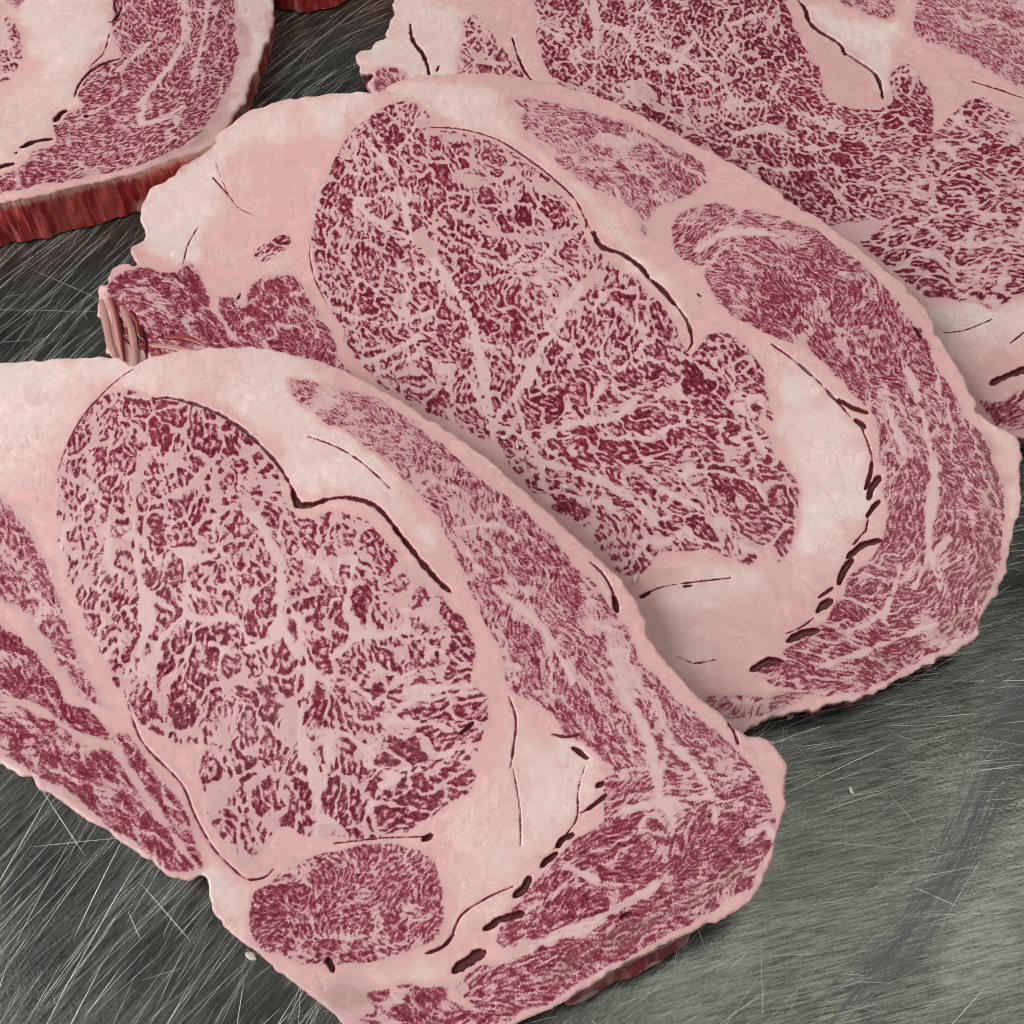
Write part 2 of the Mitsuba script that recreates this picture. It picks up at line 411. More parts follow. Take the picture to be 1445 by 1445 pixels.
    for k in range(R):
        a, b, c, d2 = k * n + i, k * n + (i + 1) % n, (k + 1) * n + (i + 1) % n, (k + 1) * n + i
        f += [np.c_[a, c, b], np.c_[a, d2, c]]
    f = np.vstack(f)
    put(f'{key}__edge', RV, f, normals(RV, f), np.vstack(uvs), edge)
    loop = rings[-1][::6]
    pg = shapely.Polygon(loop[:, :2]).buffer(0)
    pg = max(getattr(pg, 'geoms', [pg]), key=lambda g: g.area).simplify(0.4)
    v2, f2 = trimesh.creation.triangulate_polygon(pg, engine='earcut')
    zz = np.maximum(zf(v2[:, 0] / 1000, v2[:, 1] / 1000) - tf(v2[:, 0] / 1000, v2[:, 1] / 1000), 0.00015)
    v3 = np.c_[v2 / 1000, zz]
    put(f'{key}__underside', v3, f2[:, ::-1], np.tile([0, 0, -1.0], (len(v3), 1)), np.c_[v2[:, 0], v2[:, 1] * 0.1], edge)


scrap = []


def leaning(base, lift, p0, p1, reach):
    """A face that lies flat and rises towards the line p0-p1 (photo pixels), where it rests on the slice behind."""
    a, b = at(*p0, base + lift), at(*p1, base + lift)
    n = np.array([-(b - a)[1], (b - a)[0]])
    n /= np.linalg.norm(n)

    def zf(x, y):
        s = (x - a[0]) * n[0] + (y - a[1]) * n[1]
        return base + lift * ss(-reach, 0.004, s)
    return zf


EYE = dict(lam=1.8, stretch=2.25, L=13, W=6.4, ring=0.5, sept=2.3, vein=2.0, bias=0.08, sw=0.19, vw=0.075, vary=0.9, big=0.4)
CAP = dict(lam=1.2, stretch=4.2, L=26, W=4.2, ring=0.25, sept=1.2, vein=1.3, vary=0.3, big=0.25, bias=-0.22, sw=0.16, vw=0.06)
DEEP = dict(lam=1.3, stretch=4.5, L=20, W=4.5, ring=0.15, sept=1.0, vein=1.1, amp=0.8, bias=0.35, vw=0.06)

#__SLICES__
# ------------------------------------------------------------------ the metal tray
def make_tray():
    xs, ys = np.linspace(-0.5, 0.5, 161), np.linspace(-0.36, 0.72, 161)
    X, Y = np.meshgrid(xs, ys)
    crease = np.array([at(*p) for p in spline(pts('1500,850 1440,990 1400,1090 1350,1210 1290,1310 1220,1400 1120,1520'), False, 4)])
    d = cKDTree(crease).query(np.c_[X.ravel(), Y.ravel()])[0].reshape(X.shape) * 1000
    Z = meshkit.fbm(np.stack([X * 9, Y * 9, X * 0], -1), 2, 3) * 0.0006 - 0.0009 - 0.0007 * np.exp(-((d / 7) ** 2))
    idx = np.arange(X.size).reshape(X.shape)
    q = np.stack([idx[:-1, :-1], idx[:-1, 1:], idx[1:, 1:], idx[1:, :-1]], -1).reshape(-1, 4)
    n = X.shape[0]
    rim = np.r_[idx[0, :], idx[1:, -1], idx[-1, -2::-1], idx[-2:0:-1, 0]]
    V = np.stack([X, Y, Z], -1).reshape(-1, 3)
    low = V[rim] - [0, 0, 0.003]
    k, m = np.arange(len(rim)), len(rim)
    F = np.vstack([q[:, [0, 1, 2]], q[:, [0, 2, 3]], np.c_[rim, len(V) + k, rim[(k + 1) % m]], np.c_[rim[(k + 1) % m], len(V) + k, len(V) + (k + 1) % m]])
    scene['metal_tray'] = mikit.ply(trimesh.Trimesh(np.vstack([V, low]), F, process=False), 'steel', smooth=40)
    labels['metal_tray'] = {'label': 'scratched dull stainless steel tray lying under all the meat slices', 'category': 'tray'}
    from scipy.interpolate import RegularGridInterpolator
    zi = RegularGridInterpolator((ys, xs), Z)

    def ribbons(key, rng, lines, label):
        VV, FF, base = [], [], 0
        for p, wd, h in lines:
            if (abs(p[:, 0]) > 0.49).any() or (p[:, 1] < -0.35).any() or (p[:, 1] > 0.7).any():
                continue
            m = len(p)
            t = np.gradient(p, axis=0)
            nn = np.c_[-t[:, 1], t[:, 0]] / np.linalg.norm(t, axis=1, keepdims=True)
            s = np.linspace(0, 1, m)
            w = (wd * (0.3 + 0.7 * np.sin(np.pi * s) ** 0.5) * rng.uniform(0.7, 1.2, m))[:, None] / 2
            z = zi(p[:, ::-1])[:, None]
            rows = np.stack([np.c_[p + nn * w, z + 4e-6], np.c_[p, z + h], np.c_[p - nn * w, z + 4e-6]], 1)
            VV.append(rows.reshape(-1, 3))
            i = np.arange(m - 1) * 3 + base
            for a in (0, 1):
                FF += [np.c_[i + a, i + a + 1, i + a + 4][:, ::-1], np.c_[i + a, i + a + 4, i + a + 3][:, ::-1]]
            base += 3 * m
        v, f = np.vstack(VV), np.vstack(FF)
        if np.cross(v[f[0, 1]] - v[f[0, 0]], v[f[0, 2]] - v[f[0, 0]])[2] < 0:
            f = f[:, ::-1]
        scene[key] = mikit.ply(trimesh.Trimesh(v, f, process=False), label[1], smooth=False)
        labels[key] = {'label': label[0], 'kind': 'stuff'}

    def strokes(rng, n, length, width, spread, h):
        """Knife and scouring marks: they sweep up to the right on the near left, and lie nearly level on the right."""
        out = []
        for _ in range(n):
            c = np.array([rng.uniform(-0.3, 0.32), rng.uniform(-0.27, 0.3)])
            m = float(ss(-0.06, 0.09, c[0] + 0.25 * (c[1] + 0.15)))
            ang = math.radians((58 + 6 * rng.standard_normal()) * (1 - m) + (14 - 60 * (c[0] - 0.12) + 9 * rng.standard_normal()) * m) + spread * rng.standard_normal()
            L = length * rng.lognormal(0, 0.55)
            s = np.linspace(-0.5, 0.5, 7) * L
            k = rng.normal(-1.0, 2.0) * (0.4 + m)
            a = ang + k * s
            p = c + np.c_[np.cumsum(np.cos(a)), np.cumsum(np.sin(a))] * (L / 7)
            out.append((p, width * rng.lognormal(0, 0.35), h))
        return out
    def scuff(rng):
        """The dark rubbed band that follows the crease."""
        out = []
        for _ in range(420):
            i = int(rng.uniform(0, len(crease) - 60))
            L = int(rng.uniform(12, 60))
            p = crease[i:i + L:4] + rng.normal(0, 1, 2) * 0.0042
            if len(p) >= 3:
                out.append((p, 0.00013 * rng.lognormal(0, 0.4), 1e-5))
        return out
    rng = np.random.default_rng(8)
    ribbons('metal_tray__scratch', rng, strokes(rng, 2600, 0.045, 0.00011, 0.05, 3e-5) + strokes(rng, 140, 0.09, 0.00017, 0.06, 4e-5) + strokes(rng, 10000, 0.02, 0.000085, 0.12, 2e-5)
            + strokes(rng, 500, 0.02, 0.00012, 1.2, 2e-5), ('fine bright scratches', 'steel_scratch'))
    rng = np.random.default_rng(9)
    ribbons('metal_tray__dark_scratch', rng, scuff(rng) + strokes(rng, 2200, 0.014, 0.00011, 0.3, 1e-5) + strokes(rng, 300, 0.03, 0.00014, 1.2, 1e-5), ('fine dark scratches', 'steel_dark'))


make_tray()

# ------------------------------------------------------------------ the slices
G = 'marbled beef slices shingled on the metal tray'
flat = lambda t: (lambda x, y: t + 0 * x)

zA = leaning(0.011, 0.014, (345, 489), (1050, 1030), 0.12)
make_slice('beef_slice', {'label': 'front marbled beef slice with a small round muscle near its lower edge', 'category': 'raw meat', 'group': G}, zA, flat(0.011),
    '-45,525 0,513 55,505 130,501 165,504 186,516 215,503 270,494 345,489 400,497 470,515 530,541 600,585 660,624 715,668 760,706 820,763 870,807 890,835 905,860 915,895 935,925 960,955 990,985 1010,1005 1055,1035 1090,1050 1108,1075 1110,1100 1105,1145 1095,1190 1082,1230 1066,1262 1040,1285 985,1310 930,1338 880,1361 840,1388 790,1418 740,1440 700,1465 600,1478 500,1450 470,1430 430,1400 385,1362 350,1332 318,1305 298,1275 292,1250 283,1237 270,1240 250,1239 232,1231 215,1217 195,1204 150,1174 100,1142 50,1104 0,1078 -60,1030 -100,960 -110,800 -95,620',
    [dict(name='eye_muscle', poly='150,553 180,549 215,560 260,567 300,580 340,604 370,634 393,668 405,705 424,728 470,722 520,737 553,772 588,812 628,848 655,872 668,900 672,940 672,962 690,985 685,1020 680,1050 664,1082 672,1090 666,1112 645,1130 595,1160 540,1178 480,1182 430,1180 400,1172 370,1195 348,1213 320,1190 300,1165 288,1130 285,1095 275,1055 240,1045 205,1025 165,970 135,910 115,860 95,810 82,750 80,690 90,640 110,600 130,570',
          flow=['90,680 95,800', '150,900 190,1010', '230,850 250,1000', '300,640 330,720', '350,760 390,860', '450,760 520,860', '560,820 640,930', '480,900 520,980', '360,960 380,1080', '440,1060 450,1140', '560,1010 640,1000', '560,1110 640,1080', '330,1120 350,1190'],
          septa=[('205,640 190,700 191,760 200,830 212,870', 11), ('212,870 190,930 172,975', 7), ('300,650 262,690 208,712', 7), ('300,650 303,700 300,760', 8), ('345,700 392,790 396,860 388,890', 10), ('392,880 421,930 417,1000 432,1060 446,1120 454,1172', 13), ('512,742 500,800 492,830', 7), ('575,975 620,972 690,962', 8), ('200,830 270,870 330,870', 8), ('395,900 340,920 290,905', 7), ('640,1062 560,1090', 5), ('470,930 500,900 490,850', 6)],
          look=EYE),
     dict(name='cap_muscle', poly='405,533 450,540 520,555 580,590 640,640 700,688 750,728 800,780 850,832 875,868 900,915 925,955 960,990 992,1014 1028,1044 1064,1078 1082,1110 1096,1150 1084,1205 1060,1252 1012,1285 955,1316 893,1348 834,1382 772,1418 705,1446 655,1410 642,1385 700,1350 695,1325 722,1285 748,1248 782,1212 812,1180 848,1162 850,1130 852,1090 838,1060 790,1035 778,1010 735,985 715,960 700,920 680,870 652,812 622,742 582,692 550,660 500,620 450,592 420,566',
          flow=['440,560 520,610', '560,640 640,720', '620,700 670,800', '720,760 800,860', '800,830 870,930', '720,900 760,970', '850,960 910,1070', '960,1030 1020,1110', '940,1130 1020,1120', '860,1180 960,1150', '800,1250 930,1190', '760,1330 900,1260', '950,1250 1040,1200', '700,1390 780,1350'],
          septa=[('645,746 700,740 730,756', 6), ('640,756 700,830 760,880 810,960', 6), ('862,945 885,985 908,1030 922,1075 930,1120', 11), ('690,1355 760,1330 830,1304 880,1275 938,1240', 9), ('800,1222 850,1245 900,1250', 5), ('870,1150 930,1130 1000,1125', 5), ('960,1060 1000,1110 1010,1160', 7)],
          look=dict(CAP, bias=-0.18), tone=0.12),
     dict(name='round_muscle', poly='350,1300 360,1265 385,1240 420,1213 470,1197 520,1191 578,1193 605,1210 620,1240 630,1275 627,1310 610,1335 570,1350 520,1358 470,1362 420,1358 380,1345 357,1325',
          flow=['370,1300 420,1230', '440,1230 480,1260', '500,1240 490,1310', '560,1220 590,1280', '540,1330 600,1320', '420,1330 470,1340'], swirl=0.9,
          look=dict(CAP, stretch=2.6, bias=0.1, vein=0.8, sept=0.9), tone=0.1),
     dict(name='bottom_muscle', poly='520,1402 555,1388 600,1386 634,1388 640,1410 690,1430 700,1445 640,1455 560,1448 500,1440 530,1425', flow=['540,1420 620,1415'], look=dict(DEEP, lam=1.4), tone=0.1),
     dict(name='side_muscle', poly='-80,690 -20,695 15,705 45,745 70,790 90,840 108,890 125,940 150,985 165,1003 130,1002 95,965 60,905 25,865 -20,845 -90,830',
          flow=['0,720 40,820', '60,820 110,940', '-60,760 0,800'], look=dict(CAP, lam=1.6, stretch=2.8, bias=0.0), feather=3.0),
     dict(name='deep_muscle', poly='-90,850 -20,862 25,895 60,925 95,975 135,1010 158,1032 152,1050 110,1035 60,1002 0,978 -90,965', flow=['0,890 40,940', '60,970 130,1030'], look=dict(DEEP, bias=0.6), feather=1.4),
     dict(name='flank_muscle', poly='-90,972 0,982 60,1006 110,1040 155,1058 185,1100 220,1145 255,1190 276,1222 262,1234 240,1231 205,1205 150,1166 100,1132 50,1094 0,1066 -80,1010', flow=['0,1000 80,1050', '100,1070 180,1130', '200,1160 260,1220'],
          look=dict(DEEP, lam=1.7, stretch=6, bias=0.4, L=30, W=5), tone=0.2, swirl=0.06, feather=1.6),
     dict(name='flank_muscle', poly='152,1036 178,1036 206,1070 242,1112 268,1150 283,1195 281,1225 250,1185 222,1145 188,1100 162,1062', flow=['170,1050 260,1180'], look=dict(DEEP, lam=1.8, stretch=7, bias=0.5, L=30), tone=0.2, swirl=0.05, feather=1.8)],
    [('180,562 205,566 240,562 300,580 345,607 385,645 405,675 417,700', 4), ('412,688 421,710 440,710 462,704', 10), ('455,706 490,702 530,715 555,742 570,762', 6), ('556,745 580,775 600,800 620,822 637,836', 7),
     ('188,520 160,540 128,572 105,605 90,640 82,665', 2), ('435,615 470,628 500,645 530,670 550,690', 2.2), ('176,975 200,1045 255,1105 275,1150 300,1195 325,1222 348,1240 372,1238 386,1226', 2.4),
     ('718,982 728,1015 724,1060 720,1085', 3), ('724,1085 733,1140 735,1195', 1.8), ('806,1055 815,1060 829,1071', 6), ('826,1080 816,1115 815,1150 805,1170 780,1200', 2.2), ('778,1036 800,1040 820,1036', 3.2),
     ('842,1110 853,1103', 7), ('818,1148 835,1138 855,1122', 5), ('786,1194 797,1182 810,1177', 9), ('764,1222 786,1203', 9), ('726,1264 738,1254 748,1238', 11), ('684,1310 705,1298 738,1289', 9), ('640,1370 655,1358 683,1343', 15),
     ('833,790 850,805 862,825 870,848', 3.2), ('866,838 872,862', 8), ('463,1352 470,1370', 8), ('620,1340 636,1322 652,1290 690,1265 725,1250', 2.2), ('600,1345 625,1335 640,1318', 4), ('596,1185 610,1178', 8), ('470,1190 540,1182 600,1180', 1.8), 
     ('875,1295 890,1288', 6), ('650,1035 668,1020', 6), ('1028,1020 1036,1032 1042,1050', 4)],
    tones=[('-110,520 60,505 175,508 140,560 80,650 60,760 40,720 -20,690 -110,700', 0.78, 8), ('-110,515 60,500 180,505 150,530 60,545 -20,560', 0.95, 5), ('186,518 270,492 345,487 430,505 470,560 540,640 590,720 610,770 560,735 490,690 430,690 405,655 340,590 260,558 190,545 170,540', 0.88, 4),
           ('690,990 725,990 790,1035 835,1070 820,1150 775,1200 735,1240 690,1280 645,1295 625,1230 640,1170 672,1110 690,1050', 0.74, 6), ('285,1225 330,1245 365,1250 345,1290 335,1320 300,1280', 0.95, 4), ('750,1040 820,1070 815,1140 760,1190 735,1120', 0.88, 6),
           ('1095,1090 1112,1110 1095,1220 1062,1265 930,1340 800,1415 700,1465 740,1420 860,1350 960,1290 1040,1250 1075,1190', 0.62, 4), ('-100,1000 -10,1050 100,1120 200,1200 230,1235 150,1180 0,1085 -100,1040', 0.9, 4), ('390,1350 460,1372 560,1372 640,1350 640,1380 540,1390 460,1400', 0.8, 5)],
    spots=[('1060,1190 1070,1215 1050,1240 960,1285 840,1350 740,1410 760,1385 880,1310 1000,1250', -0.55, 3), ('440,1390 520,1395 530,1430 470,1425', -0.5, 4), ('0,1062 60,1098 120,1140 190,1195 170,1160 90,1098 20,1052', -0.35, 3)],
    seed=1, undercut=4.5,
    fades=[('400,530 480,535 580,590 650,650 700,720 640,760 600,720 520,640 430,580', -0.6, 8), ('640,700 760,740 860,850 900,950 800,960 700,860', -0.2, 8), ('290,1080 420,1100 440,1180 350,1210 300,1150', 0.2, 6), ('460,1070 560,1110 660,1090 640,1140 480,1180', 0.35, 6), ('740,1260 860,1150 1020,1130 1080,1160 1000,1262 720,1420 650,1395', 0.3, 6), ('-60,690 30,700 60,800 0,830', -0.3, 6)])

zB = leaning(0.0105, 0.014, (640, 104), (1300, 425), 0.12)
make_slice('beef_slice_001', {'label': 'middle marbled beef slice with a torn brownish left end, behind the front slice', 'category': 'raw meat', 'group': G}, zB, flat(0.0105),
    '134,425 136,410 138,402 150,398 158,378 175,370 190,372 184,350 206,332 199,300 204,280 216,264 240,250 262,224 290,205 320,178 360,152 400,142 450,136 500,132 533,131 552,120 580,110 640,104 700,104 760,112 820,125 900,160 970,195 1050,240 1110,280 1180,325 1240,370 1285,405 1310,440 1340,500 1370,550 1386,590 1410,603 1438,620 1444,660 1440,720 1430,750 1422,790 1410,830 1386,870 1380,898 1350,915 1300,940 1240,973 1180,993 1130,1003 1070,1018 1040,1040 985,1035 935,985 905,935 880,870 850,835 770,765 680,690 600,630 500,570 380,545 300,532 250,528 205,520 165,504 150,490 142,460',
    [dict(name='eye_muscle', poly='530,160 560,147 590,147 603,163 610,184 660,188 720,210 765,240 795,272 812,305 835,345 868,376 905,402 935,432 958,468 972,498 1000,468 1040,474 1070,510 1085,545 1091,585 1094,604 1076,592 1095,642 1120,672 1130,702 1125,740 1110,782 1095,792 1082,770 1060,797 1030,790 980,776 930,787 895,812 850,782 800,732 760,702 720,657 700,632 640,600 560,560 500,505 470,440 445,390 440,330 450,270 480,210 500,185',
          flow=['460,260 450,360', '500,220 520,300', '560,200 590,280', '640,230 690,310', '720,270 770,360', '560,330 600,420', '480,400 520,500', '680,420 700,520', '760,400 800,500', '850,420 890,520', '900,430 950,520', '560,480 640,580', '760,600 850,660', '880,540 960,560', '1000,500 1060,560', '1000,620 1090,640', '1060,700 1110,760', '900,700 1000,740', '820,740 880,790'],
          septa=[('588,332 630,390 668,460 682,530 694,610', 12), ('455,432 540,455 610,440', 9), ('485,520 545,500 590,475', 8), ('690,605 735,545 765,490 790,450 760,395', 10), ('770,462 810,420 845,388', 9), ('735,640 800,600 860,590 900,560', 9), ('750,648 850,680 905,715 925,740', 10), ('640,300 700,330 780,340', 6), ('500,290 560,330 600,340', 8), ('1030,740 980,715 930,690', 6), ('1040,560 1060,600 1080,640', 6), ('520,200 560,260 580,330', 6)],
          look=dict(EYE, bias=0.15)),
     dict(name='cap_muscle', poly='715,140 760,138 820,150 880,170 940,200 985,222 1003,248 993,270 960,283 925,298 912,335 885,300 842,272 800,242 770,216 740,192 725,166', flow=['740,160 850,230', '850,190 960,250', '830,240 900,310'],
          look=dict(CAP, bias=-0.3), tone=0.2, feather=2.2),
     dict(name='side_muscle', poly='948,320 962,298 990,285 1030,290 1080,300 1140,320 1200,358 1255,408 1298,460 1328,520 1358,575 1385,615 1412,665 1422,720 1414,790 1402,842 1370,892 1305,934 1238,965 1160,984 1090,966 1062,950 1112,915 1145,890 1178,850 1200,810 1240,770 1250,700 1240,650 1232,600 1205,560 1150,505 1090,475 1030,440 1003,410 996,382 1010,365 975,372 953,350',
          flow=['960,330 1010,300', '1040,310 1150,350', '1040,380 1140,430', '1030,410 1090,460', '1180,400 1250,500', '1160,480 1230,560', '1270,480 1320,600', '1260,600 1290,680', '1340,620 1360,720', '1260,680 1270,750', '1330,760 1300,840', '1230,830 1290,850', '1210,890 1310,860', '1150,930 1260,910'],
          septa=[('985,350 1030,325 1090,330', 9), ('1280,520 1305,600 1318,680 1310,760 1325,830', 8), ('1250,570 1275,640', 6), ('1290,830 1310,790 1340,760', 5), ('1200,890 1250,860 1270,800', 5), ('1150,945 1230,915 1320,880', 5)],
          look=dict(CAP, bias=-0.08), tone=0.12, swirl=0.3),
     dict(name='torn_muscle', poly='150,405 165,385 200,375 235,382 258,372 275,372 290,405 305,440 340,480 420,520 420,545 340,535 260,520 205,495 160,460', flow=['180,400 300,470', '300,470 400,515', '250,400 280,430'], look=dict(DEEP, bias=0.45), tone=0.15, feather=1.5),
     dict(name='end_muscle', poly='345,430 352,400 385,388 420,392 446,430 472,480 500,530 520,570 420,545 360,510 318,460 305,420 325,415', flow=['360,410 400,470', '400,420 480,530', '330,440 400,520'], look=dict(DEEP, L=12, sept=1.4, bias=0.25), tone=0.12, feather=1.6),
     dict(name='fat_muscle', poly='360,357 375,341 402,332 411,345 392,363 368,370', flow=['365,360 405,340'], look=dict(EYE, lam=1.8, bias=-0.2), tone=0.3),
     dict(name='lower_muscle', poly='990,982 1030,980 1080,985 1120,978 1150,975 1100,1000 1050,1018 1010,1010', flow=['1000,995 1100,990'], look=dict(DEEP, lam=1.3, bias=0.0), tone=0.1)],
    [('198,455 204,478 203,505', 4), ('207,472 240,468 268,474 290,486', 3), ('150,425 165,440 172,462', 3), ('604,181 650,182 700,195 750,225 790,258 812,282 824,306 838,335', 3), ('838,328 848,348 880,360 905,378 915,392', 8), ('916,392 935,408 952,428', 7), ('950,424 970,452 977,480 972,492 968,496', 4), ('828,310 827,322', 3),
     ('1088,484 1120,508 1150,535 1185,572 1200,590', 3.2), ('1183,565 1200,575 1224,584', 6), ('1206,592 1220,604', 8), ('1216,606 1226,630 1231,650', 2.6), ('1230,652 1228,670 1221,690', 5), ('1241,672 1230,690 1226,704', 10), ('1242,706 1232,716 1224,728', 6), ('1226,730 1222,748 1218,752 1204,768', 3), ('1243,762 1220,768 1196,786', 9), ('1204,788 1192,803 1184,823', 9), ('1176,828 1156,842', 4), ('1174,846 1160,855 1153,862', 11), ('1156,889 1135,893 1112,904', 11), ('1104,932 1080,935 1060,945', 13), ('1150,870 1130,885 1105,895', 2),
     ('900,842 935,828 975,822 1032,815', 2.4), ('905,842 918,834', 5), ('965,828 976,826', 4), ('304,228 318,265 335,292 360,306', 1.4), ('300,250 330,285', 2), ('335,420 340,410', 5), ('440,335 437,360 445,395 462,430', 1.6), ('280,320 265,345 258,372', 1.8), ('1292,462 1300,476', 6), ('985,412 990,415', 5), ('955,925 980,935 1010,930', 2)],
    tones=[('200,340 205,280 262,225 360,150 440,138 530,133 495,185 455,250 438,330 445,400 400,380 330,400 280,370 240,365', 0.62, 8), ('195,345 200,280 262,225 305,230 308,280 280,330 262,380 225,370', 1.0, 5), ('290,215 360,152 440,138 525,133 480,180 400,190 330,220', 0.95, 8),
           ('548,128 620,108 690,120 722,165 795,245 875,312 930,372 978,450 978,480 940,420 860,345 820,275 750,213 650,175 606,160', 0.85, 4), ('1010,450 1090,487 1180,565 1222,640 1225,700 1190,790 1140,855 1080,905 1000,960 950,940 912,885 905,850 980,790 1100,800 1135,700 1102,612 1075,520', 0.7, 6),
           ('1100,540 1170,570 1212,640 1215,720 1150,760 1140,690 1105,620', 0.97, 6), ('900,850 960,830 1060,800 1060,830 960,860', 0.95, 5), ('1372,570 1445,620 1445,720 1412,800 1412,680', 0.75, 5), ('1180,990 1300,935 1385,880 1400,790 1440,720 1412,830 1385,895 1240,975 1100,1010', 0.75, 4), ('560,112 700,106 820,128 970,198 1110,283 1240,373 1300,430 1260,410 1100,300 940,195 800,140 690,120', 0.55, 3)],
    spots=[('1392,620 1415,680 1412,760 1400,830 1370,880 1290,925 1180,972 1090,985 1180,960 1290,905 1360,850 1388,760 1385,680', -0.45, 3), ('1350,700 1362,760 1352,770', -0.3, 4), ('1000,990 1100,990 1090,1005 1020,1012', -0.6, 4)],
    dents=[('120,400 150,405 175,425 195,450 205,480 215,505 200,540 120,520', 2.6, 2.5), ('205,470 250,468 290,485 300,520 210,530', 1.6, 1.5)], seed=2, ragged=0.36, undercut=3.5, edge='edge_torn',
    fades=[('715,140 760,138 830,190 900,300 840,272 760,216', -0.6, 6), ('948,330 990,285 1100,300 1160,340 1060,400 990,385', -0.35, 8), ('1100,860 1190,810 1260,830 1380,840 1300,930 1100,966', 0.25, 8), ('1000,470 1060,480 1090,600 1000,560 960,520', 0.2, 8)])

zC = leaning(0.0100, 0.012, (1000, -250), (1600, 0), 0.08)
make_slice('beef_slice_002', {'label': 'rear marbled beef slice running out of the frame at the upper right', 'category': 'raw meat', 'group': G}, zC, flat(0.010),
    '558,-5 550,30 543,45 546,52 530,60 520,68 506,74 503,88 508,102 526,103 521,118 530,130 560,150 660,160 800,170 950,225 1080,295 1180,360 1260,425 1310,500 1350,575 1400,612 1440,618 1500,615 1560,560 1570,300 1560,60 1480,-100 1300,-110 900,-105 700,-90 580,-50',
    [dict(name='eye_muscle', poly='770,-105 750,-50 752,0 755,50 768,90 800,130 870,165 950,215 1030,270 1090,310 1150,318 1195,318 1250,312 1300,288 1318,262 1304,236 1306,210 1318,180 1310,130 1280,90 1255,110 1258,140 1235,155 1195,150 1165,132 1160,100 1130,58 1108,0 1095,-60 1080,-100',
          flow=['765,20 790,100', '830,20 840,110', '900,20 920,120', '980,40 1010,140', '1060,40 1110,120', '1000,180 1060,250', '1120,200 1180,270', '1200,190 1280,200', '1200,250 1270,260', '1270,110 1300,140'],
          septa=[('830,-40 842,40 838,110', 9), ('905,60 960,80 1010,120', 8), ('1040,190 1080,180 1120,195', 9), ('1140,210 1180,205', 8), ('880,120 900,150', 8)],
          look=dict(EYE, lam=2.0, bias=0.2, stretch=1.8)),
     dict(name='lower_muscle', poly='1215,345 1260,308 1300,282 1316,262 1302,232 1322,186 1400,190 1445,210 1520,260 1560,330 1540,400 1445,420 1398,432 1340,422 1300,412 1262,385', flow=['1240,350 1330,330', '1300,390 1400,400', '1340,250 1430,260', '1400,330 1500,340'],
          look=dict(EYE, lam=2.0, bias=0.12), rough=0.8),
     dict(name='side_muscle', poly='1335,180 1340,165 1375,140 1420,160 1470,190 1540,240 1480,240 1440,210 1395,195', flow=['1350,160 1440,200'], look=dict(EYE, bias=-0.1), tone=0.2),
     dict(name='left_muscle', poly='650,60 655,30 668,18 695,42 708,65 735,100 740,130 650,125 646,90', flow=['670,40 680,100', '700,70 730,110'], look=dict(EYE, lam=1.9, bias=-0.05), tone=0.3),
     dict(name='cap_muscle', poly='1282,40 1290,0 1310,-60 1445,-60 1540,0 1555,180 1500,170 1445,138 1390,105 1340,78 1300,66', flow=['1300,10 1440,70', '1340,60 1440,120'], look=dict(CAP, bias=-0.1), tone=0.15, feather=2.5, max=0.75),
     dict(name='cap_muscle', poly='1170,-40 1180,0 1225,22 1260,34 1270,10 1250,-40', flow=['1180,-10 1250,20'], look=dict(CAP, bias=-0.1), tone=0.15, feather=2.5, max=0.75),
     dict(name='end_muscle', poly='1375,560 1410,565 1445,545 1500,540 1560,540 1500,600 1420,608 1395,590', flow=['1390,575 1445,560'], look=dict(DEEP, bias=0.4), tone=0.15, feather=1.6),
     dict(name='end_muscle', poly='528,110 535,95 560,95 575,110 572,130 530,132', flow=['530,110 570,115'], look=dict(DEEP, lam=1.4, bias=0.2), tone=0.3)],
    [('1122,-5 1135,10 1142,28 1155,42 1185,62 1192,78', 7), ('1188,72 1210,88 1232,104 1242,122 1246,140', 5.5), ('579,32 582,55 596,76 603,92 606,108', 7), ('723,52 730,75 740,98 752,112', 4.5), ('1400,540 1420,530 1460,518', 14), ('1330,468 1360,465 1390,455 1400,450', 2), ('1425,485 1445,470', 2), ('1370,118 1400,128 1445,142', 3), ('616,100 620,92', 4)],
    tones=[('1130,-5 1200,28 1262,36 1262,100 1245,135 1215,95 1165,50', 0.97, 4), ('1310,435 1400,432 1445,425 1560,420 1550,500 1445,500 1380,520 1340,500', 0.85, 6), ('505,80 555,0 640,5 655,60 640,130 540,125', 0.9, 6), ('1385,545 1445,520 1445,535 1400,552', 0.5, 3), ('700,-60 750,-20 745,50 770,110 740,95 710,40 660,10 600,0', 0.6, 4)],
    seed=3, ragged=0.5, undercut=2.0)


def tD(x, y):
    return 0.0178 - 0.010 * ss(-0.135, -0.075, x)


